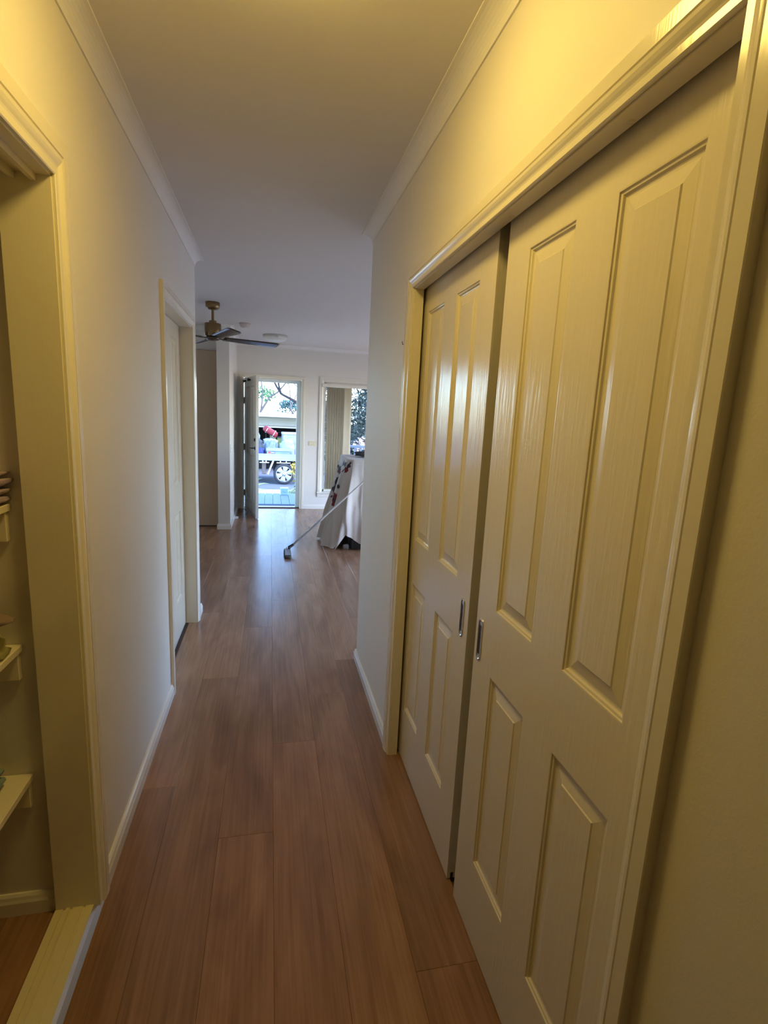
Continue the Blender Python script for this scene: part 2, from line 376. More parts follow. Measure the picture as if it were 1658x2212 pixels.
t = architrave('trim_7', 'y', YF, -1, FD[0], FD[1], FD[2], scale=.86, label='cream architrave around the open front door')
part_box('jamb', TRIM, t, FD[1], FD[1]+.012, YF-.0005, YF+.14, 0, FD[2]); part_box('jamb', TRIM, t, FD[0]-.012, FD[0], YF-.0005, YF+.14, 0, FD[2])
part_box('head_jamb', TRIM, t, FD[0], FD[1], YF-.0005, YF+.14, FD[2], FD[2]+.012)
SCREENF = mat('pale_screen_frame', (.74, .80, .80), .4)
part_box('screen_frame_stile', SCREENF, t, .408, FD[1], YF+.10, YF+.135, 0, FD[2], .003); part_box('screen_frame_rail', SCREENF, t, FD[0], .408, YF+.10, YF+.135, FD[2]-.045, FD[2], .003)

# cupboard floor track
tr = empty('sliding_door_track', (-.575, .63, 0)); struct(tr, 'cream grooved timber sill track with aluminium edge under the open cupboard', 'door track')
prof = [(-.640, 0), (-.640, .016), (-.618, .016), (-.618, .012), (-.609, .012), (-.609, .019), (-.600, .019), (-.597, .012), (-.592, .012), (-.590, .018), (-.562, .018), (-.560, .013), (-.555, .013), (-.553, .018), (-.5305, .018), (-.5305, 0)]
mb = MB(); k = len(prof); ya, yb = LCO[0], LCO[1]
vs = [(x+.575, ya-.63, z) for x, z in prof]+[(x+.575, yb-.63, z) for x, z in prof]
mb.add(vs, [(j, (j+1) % k, k+(j+1) % k, k+j) for j in range(k)]); mb.add(vs[:k], [tuple(range(k))]); mb.add(vs[k:], [tuple(reversed(range(k)))])
mb.build('grooved_sill', mat('track_paint', (.74, .66, .42), .4), tr)
mb = MB(); prof = [(-.5305, 0), (-.5305, .0185), (-.520, .014), (-.508, .001), (-.508, 0)]; k = len(prof); yb2 = 1.572
vs = [(x+.575, ya-.63, z) for x, z in prof]+[(x+.575, yb2-.63 if i > 2 else yb-.63, z) for i, (x, z) in enumerate(prof)]
mb.add(vs, [(j, (j+1) % k, k+(j+1) % k, k+j) for j in range(k)]); mb.add(vs[:k], [tuple(range(k))]); mb.add(vs[k:], [tuple(reversed(range(k)))])
mb.build('metal_edge_strip', ALU, tr)

# ------------------------------------------------------------------ panelled doors
def panel_mb(w_, h_):
    """moulded raised panel, local: x across, z up, front faces -y at y=0"""
    rings = [(0, 0), (.003, .0005), (.004, .0035), (.009, .0045), (.012, .0085), (.015, .0095), (.019, .0095), (.021, .0088), (.045, .0045), (.0475, .0022)]
    mb = MB(); vs = []; fs = []
    for (i, d) in rings:
        x, z0, z1 = w_/2-i, i, h_-i
        vs += [(-x, d, z0), (x, d, z0), (x, d, z1), (-x, d, z1)]
    for r in range(len(rings)-1):
        for a in range(4):
            b = (a+1) % 4; fs.append((r*4+a, r*4+b, r*4+4+b, r*4+4+a))
    e = (len(rings)-1)*4; fs.append((e, e+1, e+2, e+3)); mb.add(vs, fs); return mb
def panel_door(name, width, height, loc, rz, label, cat='door', thick=.035, m=DOORP, cols=None, rowsz=None, depth=1):
    """leaf local frame: x along width from 0, front face y=0 facing -y, body +y"""
    root = empty(name, loc, rz); struct(root, label, cat)
    cols = cols or [(.12, .32), (width-.32, width-.12)]; rz_ = rowsz or [(.250, .858), (1.050, 1.982)]
    mb = MB(); xs = [0]+[c for p in cols for c in p]+[width]
    for i in range(0, len(xs), 2): mb.box(xs[i], xs[i+1], 0, thick, 0, height)
    zs = [0]+[c for p in rz_ for c in p]+[height]
    for (c0, c1) in cols:
        for i in range(0, len(zs), 2): mb.box(c0, c1, 0, thick, zs[i], zs[i+1])
        for (z0, z1) in rz_: mb.box(c0, c1, .012, thick, z0, z1)
    leaf = mb.build('leaf', m, root)
    for (c0, c1) in cols:
        for (z0, z1) in rz_:
            o = panel_mb(c1-c0, z1-z0).build('panel', m, root); o.location = ((c0+c1)/2, 0, z0)
    return root
def flush_pull(root, x, z, L=.130, W=.030):
    """recessed oblong pull on the front face (local -y)"""
    def outline(hw, hl, n=8):
        p = []
        for k in range(n+1): a = math.pi*k/n; p.append((hw*math.cos(a), hl-hw+hw*math.sin(a)))
        for k in range(n+1): a = math.pi+math.pi*k/n; p.append((hw*math.cos(a), -hl+hw+hw*math.sin(a)))
        return p
    rings = [(W/2, L/2, 0), (W/2, L/2, -.0022), (W/2-.003, L/2-.003, -.003), (W/2-.005, L/2-.005, -.003)]
    mb = MB(); n = len(outline(1, 2)); vs = []; fs = []
    for (hw, hl, y) in rings: vs += [(a, y, b) for a, b in outline(hw, hl)]
    for r in range(len(rings)-1):
        for k in range(n): fs.append((r*n+k, r*n+(k+1) % n, r*n+n+(k+1) % n, r*n+n+k))
    mb.add(vs, fs); h = mb.build('handle', CHROME, root); h.location = (x, -.0002, z); h['label'] = 'oblong brushed metal flush pull'
    # cup: raised plate face closed by a dark dished cup sitting just above the door skin
    mb = MB(); vs = []; fs = []; rr = [(W/2-.005, L/2-.005, -.003), (W/2-.006, L/2-.008, -.0008), (W/2-.0065, L/2-.020, -.0004)]
    for (hw, hl, y) in rr: vs += [(a, y, b) for a, b in outline(hw, hl)]
    for r in range(len(rr)-1):
        for k in range(n): fs.append((r*n+k, r*n+(k+1) % n, r*n+n+(k+1) % n, r*n+n+k))
    mb.add(vs, fs); c = mb.build('cup', CHROME, h)
    mb = MB(); mb.add([(a, -.0004, b) for a, b in outline(W/2-.0065, L/2-.020)], [tuple(range(n))]); d = mb.build('finger_slot', mat('shadowed_cup', (.02, .018, .016), .5), h)
# wardrobe doors on the right: leaf x axis runs along -y
DX = .608
d1 = panel_door('door_1', .770, 2.105, (DX, 1.355, .006), -math.pi/2, 'near cream panelled sliding wardrobe door, its pull at the far edge')
flush_pull(d1, .034, .930)
d2 = panel_door('door_2', .765, 2.105, (DX, 2.185, .006), -math.pi/2, 'far cream panelled sliding wardrobe door beside the end of the hall', cols=[(.12, .32), (.445, .645)])
flush_pull(d2, .715, .938)
# guide groove in the far door's closing edge foot
o = MB().box(.7645, .7656, .012, .022, 0, .022).build('guide_notch', BLACK, d2)
# closed hall door on the left (front faces +x)
d3 = panel_door('door_3', LD[1]-LD[0]-.006, LD[2]-.016, (-.598, LD[0]+.003, .012), math.pi/2, 'closed cream panelled door deep in its frame on the left wall')
# dark gap bar under that door
struct(MB().box(-.634, -.60, LD[0], LD[1], 0, .008).build('door_4', ALU), 'thin metal sill strip under the closed left door', 'door sill')
# front door, open inwards; closed leaf would run +x from the hinge; rotated clockwise
ang = math.atan2(7.545-8.452, -.196+.398)
d5 = panel_door('door_5', .905, 2.035, (-.398, 8.450, .010), ang, 'white panelled front door standing open into the room', thick=.040, m=mat('front_door_paint', (.70, .70, .64), .22), cols=[(.13, .40), (.505, .775)], rowsz=[(.20, .70), (.90, 1.90)])
# hinges
for z in (.25, .98, 1.70):
    h = MB().lathe([(0, -.05), (.008, -.05), (.008, .05), (0, .05)], (-.006, .0, z), 12).build('hinge', DARKMETAL, d5)
# lever handle and lock, near the free edge, on the room face (local -y)
h = MB().lathe([(0, 0), (.026, 0), (.026, -.008), (0, -.008)], (0, 0, 0), 20, axis='y').build('handle', DARKMETAL, d5, loc=(.845, -.001, 1.02)); h['label'] = 'dark lever handle'
MB().tube([(0, -.008, 0), (0, -.045, 0), (-.02, -.052, 0), (-.115, -.052, 0)], .008, 8).build('lever', DARKMETAL, h)
MB().lathe([(0, 0), (.022, 0), (.022, -.010), (.016, -.014), (0, -.014)], (0, 0, 0), 20, axis='y').build('lock', DARKMETAL, d5, loc=(.845, -.001, 1.14))
for xx, zz in ((.13, 1.985), (.50, 1.988)):
    hk = MB().lathe([(0, 0), (.016, 0), (.016, -.018), (.022, -.030), (.020, -.044), (0, -.048)], (0, 0, 0), 16, axis='y').build('door_hook', BLACK, d5, loc=(xx, -.001, zz))
# draught strip on the foot of the front door
MB().bbox(0, .905, -.006, 0, .0, .03, .002).build('draught_strip', ALU, d5)
# threshold
th = empty('door_6', (.033, YF+.07, 0)); struct(th, 'dark and silver threshold strip under the front door', 'door sill')
part_box('timber_sill', mat('dark_sill', (.05, .035, .03), .5), th, FD[0], FD[1], YF+.02, YF+.06, -.02, .016, .003); part_box('metal_sill', ALU, th, FD[0], FD[1], YF+.06, YF+.16, -.05, .012, .003)
# beige sliding panel in the recess
bp_ = empty('door_7', (-.85, 7.11, 0)); struct(bp_, 'tall flat beige panel in the recess behind the ceiling fan', 'door')
part_box('leaf', BEIGE, bp_, -1.04, -.664, 7.10, 7.135, .012, 2.285, .002)
part_box('floor_track', DARKV, bp_, -1.04, -.664, 7.095, 7.158, 0, .012)

# ------------------------------------------------------------------ far window with blinds
t = architrave('window_1', 'y', YF, -1, WIN[0], WIN[1], WIN[3], zb=WIN[2], scale=1.15, label='tall window with cream frame beside the front door', cat='window', bottom=True, m=WFRAME)
L0 = t.location
for (x0, x1) in ((WIN[0], WIN[0]+.03), (WIN[1]-.03, WIN[1]), (1.78, 1.82)): part_box('frame_stile', WFRAME, t, x0, x1, YF+.06, YF+.10, WIN[2], WIN[3], .003)
for (z0, z1) in ((WIN[2], WIN[2]+.04), (WIN[3]-.04, WIN[3])): part_box('frame_rail', WFRAME, t, WIN[0], WIN[1], YF+.06, YF+.10, z0, z1, .003)
part_box('pane', GLASS, t, WIN[0]+.03, 1.78, YF+.078, YF+.083, WIN[2]+.04, WIN[3]-.04); part_box('pane', GLASS, t, 1.82, WIN[1]-.03, YF+.078, YF+.083, WIN[2]+.04, WIN[3]-.04)
part_box('inner_sill', WFRAME, t, WIN[0]-.09, WIN[1]+.09, YF-.045, YF+.06, WIN[2]-.020, WIN[2]-.002, .004)
vb = empty('vertical_blind', (1.1, YF-.03, 1.98)); tag(vb, 'beige vertical blind drawn half open across the tall window', 'blind')
part_box('head_rail', WFRAME, vb, .80, 2.72, YF-.050, YF-.012, 1.985, 2.035, .004)
def slat(x0, x1, y0, y1, z0=.335):
    mb = MB(); L = vb.location; d = Vector((x1-x0, y1-y0)); n_ = Vector((-d.y, d.x)).normalized()
    def f(u, v):
        a = .004*math.sin(math.pi*u); return (x0+d.x*u+n_.x*a-L[0], y0+d.y*u+n_.y*a-L[1], z0+(1.985-z0)*v-L[2])
    mb.grid(f, 6, 2); return mb.build('slat', BLIND, vb, solid=.0012)
n_st = 14
for k in range(n_st):
    x = .880+k*.0195; slat(x, x+.022, YF+.004, YF-.020+.008*(k % 2))
slat(1.148, 1.284, YF-.018, YF-.024)
for k in range(12):
    x = 1.80+k*.07; slat(x, x+.075, YF-.004, YF-.045)
# ------------------------------------------------------------------ wall plates
def switch_plate(loc, rz, label, w_=.115, h_=.072, n=3, m=CREAMP):
    r = empty('light_switch', loc, rz, label=label, cat='light switch')
    MB().bbox(-w_/2, w_/2, -.009, 0, -h_/2, h_/2, .003).build('plate', m, r)
    for k in range(n):
        x = (k-(n-1)/2)*.026; MB().bbox(x-.006, x+.006, -.014, -.009, -.010, .010, .002).build('rocker', WHITEP, r)
    return r
switch_plate((.662, YF, 1.078), 0, 'ivory light switch plate on the wall between front door and window')
switch_plate((-.510, 7.05, 1.06), math.pi/2, 'small light switch on the side of the short projecting wall', .07, .115, 1, WHITEP)
hk = empty('wall_hook', (XR, 2.205, 1.875), 0, label='tiny brown hook on the right wall beside the wardrobe architrave', cat='hook')
MB().lathe([(0, 0), (.006, 0), (.006, -.003), (0, -.004)], (0, 0, 0), 10, axis='x').build('base', BRASS, hk)
MB().tube([(-.003, 0, 0), (-.014, 0, -.002), (-.016, 0, .010)], .0022, 6).build('prong', BRASS, hk)

# ------------------------------------------------------------------ ceiling fittings
def oyster(loc, label, lit=False, r=.15):
    o = empty('ceiling_light', loc, 0, label=label, cat='ceiling light')
    MB().lathe([(0, 0), (r*.98, 0), (r, -.006), (r, -.022), (r*.94, -.026), (0, -.026)], n=36).build('base', mat('lamp_base', (.62, .60, .55), .5), o)
    if lit: gm = mat('lit_glass', (.9, .85, .75), .4, emit=LAMP_COLOR, strength=LAMP_STRENGTH)
    else: gm = mat('frosted_glass', (.74, .74, .68), .35)
    p = [(r*.96*math.cos(a), -.026-.062*math.sin(a)) for a in [math.pi/2*k/9 for k in range(9)]]+[(0.002, -.088)]
    MB().lathe(p, n=36).build('glass_dome', gm, o)
    for k in range(3):
        a = -math.pi/2+.15+k*2*math.pi/3
        MB().bbox(-.012, .012, -.006, .006, -.036, .0, .002).build('clip', CHROME, o, loc=(r*.985*math.cos(a), r*.985*math.sin(a), 0)).rotation_euler = (0, 0, a+math.pi/2)
    return o
oyster((0.02, 1.18, ZC), 'lit warm glass dome ceiling light over the hall just out of view', True, .15)
oyster((.055, 7.50, ZC), 'unlit frosted glass dome ceiling light near the front door', False, .165)
sa = empty('smoke_alarm', (-.309, 6.70, ZC), 0, label='small round smoke alarm on the ceiling beyond the fan', cat='smoke alarm')
MB().lathe([(0, 0), (.066, 0), (.066, -.012), (.062, -.020), (.060, -.020), (.056, -.034), (.044, -.044), (0, -.046)], n=28).build('body', mat('aged_white_plastic', (.62, .55, .50), .5), sa)
MB().lathe([(0.018, -.0455), (.020, -.049), (0, -.050)], n=16).build('test_button', WHITEP, sa)
# fan
FX, FY = -.562, 5.556
fan = empty('ceiling_fan', (FX, FY, ZC), 0, label='brass ceiling fan with four dark timber blades', cat='ceiling fan')
MB().lathe([(0, 0), (.066, 0), (.068, -.004), (.068, -.040), (.062, -.056), (.048, -.066), (.022, -.070), (0, -.070)], n=36).build('canopy', BRASS, fan)
MB().lathe([(.0125, -.066), (.0125, -.185)], n=16).build('downrod', BRASS, fan)
MB().lathe([(0, -.172), (.034, -.172), (.036, -.176), (.036, -.202)], n=28).build('collar', BRASS, fan)
MB().lathe([(0, -.198), (.074, -.198), (.079, -.202), (.079, -.318), (.075, -.322), (0, -.322)], n=40).build('motor_housing', BRASS, fan)
MB().lathe([(0, -.322), (.062, -.322), (.066, -.334), (.060, -.352), (.040, -.358), (0, -.359)], n=36).build('lower_cap', mat('dark_bronze', (.12, .09, .06), .35, metal=.8), fan)
for k in range(4):
    a = math.radians(22+90*k)
    ro = MB()
    ro.box(.045, .135, -.018, .018, -.342, -.336)
    arm = ro.build('blade_arm', DARKMETAL, fan); arm.rotation_euler = (0, 0, a)
    def bl(u, v):
        x = .105+.575*u; hw = .046+.020*u
        if u > .93: hw *= math.sqrt(max(0.0, 1-((u-.93)/.07)**2*.55))
        y = (v*2-1)*hw; return (x, y*math.cos(.22), -.332-y*math.sin(.24))
    b = MB().grid(bl, 22, 5).build('blade', BLADE, fan, solid=.006); b.rotation_euler = (0, 0, a)

# ------------------------------------------------------------------ cupboard shelves and linen
def shelf(z, label):
    r = empty('cupboard_shelf', (-.95, .56, z), 0, label=label, cat='shelf')
    part_box('board', SHELF, r, -1.219, -.680, -.395, 1.536, z-.020, z, .0015)
    part_box('cleat', SHELF, r, -1.219, -.686, 1.518, 1.536, z-.102, z-.0205, .0015)
    part_box('rear_cleat', SHELF, r, -1.219, -1.201, -.39, 1.517, z-.102, z-.0205, .0015)
    return r
shelf(1.292, 'highest cream shelf in the left cupboard, mauve towels on it'); shelf(.888, 'middle cream shelf in the left cupboard under the olive cloth'); shelf(.478, 'lowest cream shelf in the left cupboard with the blue-grey towel')
def lump(name, label, cat, center, size, m, seed=0, amp=.18, folds=3, group=None, power=2.6, n=36):
    """soft folded cloth bundle: superellipsoid with fold displacement, flat base at center z"""
    r = empty(name, center, 0, label=label, cat=cat, group=group); rnd = random.Random(seed); off = Vector((rnd.uniform(0, 50), rnd.uniform(0, 50), rnd.uniform(0, 50)))
    def f(u, v):
        th = 2*math.pi*u; ph = -math.pi/2+math.pi*v
        c = lambda q: math.copysign(abs(math.cos(q))**(2/power), math.cos(q)); s_ = lambda q: math.copysign(abs(math.sin(q))**(2/power), math.sin(q))
        p = Vector((c(ph)*c(th), c(ph)*s_(th), s_(ph)))
        q = p*2.2+off
        d = 1+amp*(noise.noise(q)*1.2+.5*noise.noise(q*2.7)+.25*math.sin(p.z*folds*math.pi+noise.noise(q)*3))
        p = p*d
        z = max(p.z, -.93)
        return (p.x*size[0]/2, p.y*size[1]/2, (z+.93)*size[2]/1.93)
    mb = MB().grid(f, n, max(12, n//2), closed_u=True)
    lo = [min(p[i] for p in mb.v) for i in range(3)]; hi = [max(p[i] for p in mb.v) for i in range(3)]
    mb.v = [tuple((-size[i]/2 if i < 2 else 0)+(p[i]-lo[i])*size[i]/(hi[i]-lo[i]) for i in range(3)) for p in mb.v]
    mb.build('cloth', m, r)
    return r
MAUVE = mat('mauve_towel', (.36, .27, .38), .95, noise_amt=.15, noise_scale=30, bump=.5, bump_scale=200)
OLIVE = mat('olive_cloth', (.42, .38, .16), .9, noise_amt=.3, noise_scale=18, bump=.3, bump_scale=90)
BROWN = mat('brown_cloth', (.22, .16, .14), .9, noise_amt=.12, noise_scale=20)
YELL = mat('yellow_cloth', (.80, .62, .18), .85)
BLUEG = mat('blue_grey_towel', (.22, .30, .32), .95, noise_amt=.12, noise_scale=40)
def folded_towel(label, loc, w_, d_, layers, h, m, seed, group=None):
    r = empty('folded_towel', loc, 0, label=label, cat='towel', group=group); rnd = random.Random(seed)
    for k in range(layers):
        z = k*h; dx = rnd.uniform(-.008, .008); o_ = rnd.uniform(0, 30)
        def f(u, v, z=z, dx=dx, o_=o_):
            a = 2*math.pi*u; cx = math.copysign(abs(math.cos(a))**.25, math.cos(a)); sy = math.copysign(abs(math.sin(a))**.6, math.sin(a))
            yy = (v-.5)*d_; wob = .010*noise.noise(Vector((cx*1.5+o_, yy*9, sy*2)))
            end = (1-abs(2*v-1)**8)
            return (cx*(w_/2)*(1-.015*abs(sy))+dx+wob, yy+wob, z+h/2+sy*h*.54*(.35+.65*end)+wob*.6)
        MB().grid(f, 28, 16, closed_u=True).build('fold', m, r)
    return r
folded_towel('mauve folded towels on the highest shelf of the left cupboard', (-.835, 1.398, 1.296), .33, .27, 4, .023, MAUVE, 3)
lump('draped_cloth', 'crumpled olive patterned cloth spilling on the middle cupboard shelf', 'cloth', (-.822, 1.43, .889), (.285, .205, .06), OLIVE, 5, .22, power=4.5)
lump('brown_cushion', 'brown pointed cushion above the olive cloth in the cupboard', 'cushion', (-.790, 1.45, .967), (.27, .16, .055), BROWN, 9, .10, power=1.5)
lump('yellow_cloth', 'bright yellow cloth on top of the brown cushion in the cupboard', 'cloth', (-.795, 1.44, 1.024), (.19, .13, .05), YELL, 12, .2)
folded_towel('blue-grey folded towel on the lowest shelf of the left cupboard', (-.905, 1.36, .484), .36, .26, 2, .028, BLUEG, 8)
pl = empty('loose_batten', (-.655, 1.10, 0), 0, label='cream timber batten lying on the cupboard floor behind the track', cat='batten')
mb = MB().bbox(-.009, .009, -.28, .09, 0, .040, .002); ob = mb.build('timber', SHELF, pl); ob.location = (-.055, -.02, 0); ob.rotation_euler = (0, 0, -.10)

# ------------------------------------------------------------------ sheet-covered furniture, mop
cab = empty('covered_cabinet', (1.40, 6.2, 0), 0, label='black cabinet on legs hidden under the white sheet', cat='cabinet')
part_box('body', BLACK, cab, .92, 2.0, 5.90, 6.55, .16, 1.045, .01)
for (x, y) in ((.95, 5.93), (1.95, 5.93), (.95, 6.50), (1.95, 6.50)): part_box('leg', BLACK, cab, x-.025, x+.025, y-.025, y+.025, 0, .165, .003)
bx_ = empty('black_box', (1.10, 5.86, 0), 0, label='black box on the floor under the lifted sheet hem', cat='box'); part_box('carton', BLACK, bx_, .94, 1.26, 5.825, 5.892, 0, .125, .006); part_box('lid_edge', DARKMETAL, bx_, .936, 1.264, 5.822, 5.895, .105, .118, .002)
lump('grey_rag', 'grey rag on the floor below the white sheet', 'rag', (.885, 5.855, .0005), (.08, .07, .06), mat('grey_rag', (.26, .25, .25), .95), 4, .3)

def sheet_material():
    m = bpy.data.materials.new('printed_sheet'); m.use_nodes = True; n = m.node_tree.nodes; l = m.node_tree.links; b = n['Principled BSDF']
    a = n.new('ShaderNodeAttribute'); a.attribute_name = 'print'
    l.new(a.outputs['Color'], b.inputs['Base Color']); b.inputs['Roughness'].default_value = .85
    nz = n.new('ShaderNodeTexNoise'); nz.inputs['Scale'].default_value = 25; bp = n.new('ShaderNodeBump'); bp.inputs['Strength'].default_value = .25; bp.inputs['Distance'].default_value = .01
    l.new(nz.outputs['Fac'], bp.inputs['Height']); l.new(bp.outputs[0], b.inputs['Normal']); return m
def make_sheet():
    TOP = 1.062; x0, x1, y0, y1 = .885, 2.06, 5.86, 6.60
    # perimeter, counter-clockwise seen from above starting mid right
    def rect(x0, x1, y0, y1, r, s):
        """rounded rectangle perimeter by s in 0..1, starts at right-front going left along the front"""
        segs = [('l', (x1-r, y0), (x0+r, y0)), ('a', (x0+r, y0+r), -90, -180), ('l', (x0, y0+r), (x0, y1-r)), ('a', (x0+r, y1-r), 180, 90), ('l', (x0+r, y1), (x1-r, y1)), ('a', (x1-r, y1-r), 90, 0), ('l', (x1, y1-r), (x1, y0+r)), ('a', (x1-r, y0+r), 0, -90)]
        W = [4, 2.2, 2.6, 1, 2, .6, 1.5, .6]; tot = sum(W); t = s*tot
        for g, w_ in zip(segs, W):
            if t <= w_ or g is segs[-1]:
                k = t/w_
                if g[0] == 'l': return Vector((g[1][0]+(g[2][0]-g[1][0])*k, g[1][1]+(g[2][1]-g[1][1])*k))
                an = math.radians(g[2]+(g[3]-g[2])*k); return Vector((g[1][0]+r*math.cos(an), g[1][1]+r*math.sin(an)))
            t -= w_
    NU, NV = 420, 90
    def hem(x, y):
        # height of the hem above the floor along the front
        if y > 6.05: return .02
        pts = [(.55, .012), (.64, .010), (.74, .004), (.79, .085), (.865, .185), (.93, .150), (1.03, .080), (1.3, .03), (3, .03)]
        for (a, ha), (b, hb) in zip(pts[:-1], pts[1:]):
            if a <= x <= b: return ha+(hb-ha)*(x-a)/(b-a)
        return .02
    def f(u, v):
        a = rect(x0, x1, y0, y1, .07, u); b = rect(x0-.235, x1+.1, y0-.085, y1+.12, .26, u)
        e = v**0.85
        p = a.lerp(b, e)
        c = Vector(((x0+x1)/2, (y0+y1)/2)); out = (b-a); out = out.normalized() if out.length > 1e-5 else Vector((0, -1))
        k = u*60
        fold = (.012*math.sin(k*2.6+v*1.2)+.030*math.sin(k*1.15+1.7-v*2.6)+.008*math.sin(k*4.3+v*3.5)+.030*noise.noise(Vector((k*.45, v*2.4, 7)))+.020*math.sin(k*2.0-v*4.5)*v)*min(1, v*1.6)
        # a couple of strong diagonal pulls around the front left corner
        fold += .018*math.exp(-((u-.27-.05*v)/.012)**2)*v+.022*math.exp(-((u-.215-.075*v)/.014)**2)*v-.02*math.exp(-((u-.235-.06*v)/.012)**2)*v
        p = p+out*fold
        h = hem(p.x, p.y)
        drop = v
        z = TOP-(TOP-h)*drop
        z += .006*noise.noise(Vector((p.x*6, p.y*6, 3)))*(1-v)
        if v < .04: z = TOP-.02*(v/.04)**2*1.0 if v > 0 else TOP
        return (p.x, p.y, max(z, .003))
    mb = MB().grid(f, NU, NV, closed_u=True)
    # top
    ctr = ((x0+x1)/2, (y0+y1)/2, TOP-.004); rings = 10
    base = len(mb.v); top = [Vector(mb.v[i]) for i in range(NU)]
    vs = []; fs = []
    for r in range(rings+1):
        k = r/rings
        for q in top:
            p = q.lerp(Vector(ctr), k); vs.append((p.x, p.y, p.z+.010*noise.noise(Vector((p.x*5, p.y*5, 1)))*min(1, k*6)))
    for r in range(rings):
        for i in range(NU): fs.append((r*NU+i, r*NU+(i+1) % NU, (r+1)*NU+(i+1) % NU, (r+1)*NU+i))
    mb.add(vs, fs, True)
    root = empty('dust_sheet', (1.4, 6.2, 0), 0, label='white sheet with dark red flower print draped over furniture', cat='sheet')
    mb.v = [(x-1.4, y-6.2, z) for (x, y, z) in mb.v]
    o = mb.build('fabric', sheet_material(), root)
    me = o.data; at = me.color_attributes.new('print', 'FLOAT_COLOR', 'POINT')
    W_ = (.60, .555, .51); RED = (.16, .012, .02); DK = (.03, .022, .03)
    # printed sprig: blossoms (x, y, z, radius, colour) and stems running down the left front corner of the cloth
    B = [(.862, 6.13, .993, .026, DK), (.857, 5.98, .993, .022, DK), (.831, 6.32, .90, .040, DK), (.838, 6.45, .915, .030, DK), (.835, 6.2, .875, .030, RED), (.857, 5.885, .943, .022, RED), (.85, 5.89, .925, .018, RED), (.887, 5.872, .983, .017, DK), (.88, 5.87, .972, .013, DK),
         (.797, 6.28, .745, .026, DK), (.814, 6.26, .78, .022, DK), (.80, 6.2, .70, .020, DK), (.794, 6.0, .735, .020, DK), (.79, 6.0, .715, .016, DK), (.777, 6.28, .651, .034, DK), (.77, 6.25, .61, .028, DK), (.760, 6.03, .601, .032, RED), (.757, 6.06, .575, .026, RED), (.765, 6.1, .625, .020, RED), (.745, 6.05, .544, .022, DK), (.742, 6.05, .53, .018, RED), (.738, 6.05, .501, .018, RED), (.75, 6.3, .56, .020, DK)]
    stems = [((.827, 6.0, .906), (.857, 5.911, .963)), ((.857, 5.911, .963), (.908, 5.867, 1.023)), ((.862, 6.13, .993), (.831, 6.32, .90)), ((.831, 6.32, .88), (.777, 6.28, .651)), ((.777, 6.2, .64), (.794, 6.0, .735)), ((.777, 6.28, .64), (.738, 6.06, .50))]
    cols = []
    for vtx in me.vertices:
        q = Vector((vtx.co.x+1.4, (vtx.co.y+6.2)*.45, vtx.co.z)); c = W_
        if q.y < 6.65*.45 and q.x < .96 and .4 < q.z < 1.045:
            wob = .014*noise.noise(q*45)
            for (p, r_) in stems:
                a_ = Vector((p[0], p[1]*.45, p[2])); b_ = Vector((r_[0], r_[1]*.45, r_[2])); ab = b_-a_; tt = max(0, min(1, (q-a_).dot(ab)/ab.dot(ab)))
                if (q-a_-ab*tt).length < .008+wob*.3: c = DK
            for (bx, by, bz, br, bc) in B:
                if (q-Vector((bx, by*.45, bz))).length+wob < br*1.15: c = bc
        cols += [*c, 1.0]
    at.data.foreach_set('color', cols)
    return root
make_sheet()
lump('dark_bag', 'dark grey bag lying on top of the sheet-covered furniture', 'bag', (1.24, 6.28, 1.066), (.46, .22, .070), mat('charcoal_bag', (.05, .05, .055), .7), 21, .15)

# flat mop leaning against the sheet
mop = empty('flat_mop', (.195, 5.70, 0), 0, label='flat floor mop with grey pole leaning on the sheet-covered furniture', cat='mop')
MOPPAD = mat('dirty_mop_pad', (.075, .065, .058), .95, noise_amt=.3, noise_scale=40, bump=.6, bump_scale=150)
def pad(u, v):
    a = 2*math.pi*u; ex = math.copysign(abs(math.cos(a))**.35, math.cos(a)); ey = math.copysign(abs(math.sin(a))**.35, math.sin(a))
    rr = [.0, .96, 1.0, 1.0, .97, 0][min(5, int(v*5+.5))]; zz = [.001, .001, .008, .020, .027, .027][min(5, int(v*5+.5))]
    return (ex*.040*rr, -.075+ey*.165*rr, zz)
MB().grid(pad, 40, 6, closed_u=True).build('pad', MOPPAD, mop)
MB().bbox(-.030, .030, -.21, .07, .0275, .037, .004).build('frame', mat('grey_plastic', (.20, .21, .23), .5), mop)
P0 = Vector((.020, .05, .040)); P1 = Vector((1.03-.195, 5.665-5.70, .835))
dr = (P1-P0).normalized()
MB().tube([P0-Vector((0, .02, 0)), P0+Vector((0, .0, .012)), P0+dr*.07], [.016, .019, .015], 12).build('swivel_joint', BLACK, mop)
MB().tube([P0+Vector((-.022, -.01, -.006)), P0+Vector((-.030, -.05, .028)), P0+Vector((-.026, -.10, .004))], .003, 6).build('release_wire', DARKMETAL, mop)
MB().tube([P0+dr*.05, P0+dr*.50], .0115, 14).build('lower_pole', mat('grey_pole', (.42, .42, .44), .35, metal=.3), mop)
MB().tube([P0+dr*.48, P0+dr*.52], .0135, 14).build('pole_collar', mat('pole_collar', (.62, .60, .58), .4), mop)
MB().tube([P0+dr*.5, P1], .0085, 14).build('upper_pole', mat('white_pole', (.74, .73, .72), .3), mop)
# small things on the floor
ds = empty('door_stop', (-.480, 7.66, 0), 0, label='small white door wedge on the floor by the short wall', cat='door stop')
MB().add([(-.02, -.05, 0), (.03, -.05, 0), (.03, .06, 0), (-.02, .06, 0), (-.02, -.05, .034), (.03, -.05, .034), (.03, .06, .012), (-.02, .06, .012)], [(0, 3, 2, 1), (4, 5, 6, 7), (0, 1, 5, 4), (1, 2, 6, 5), (2, 3, 7, 6), (3, 0, 4, 7)]).build('wedge', WHITEP, ds)

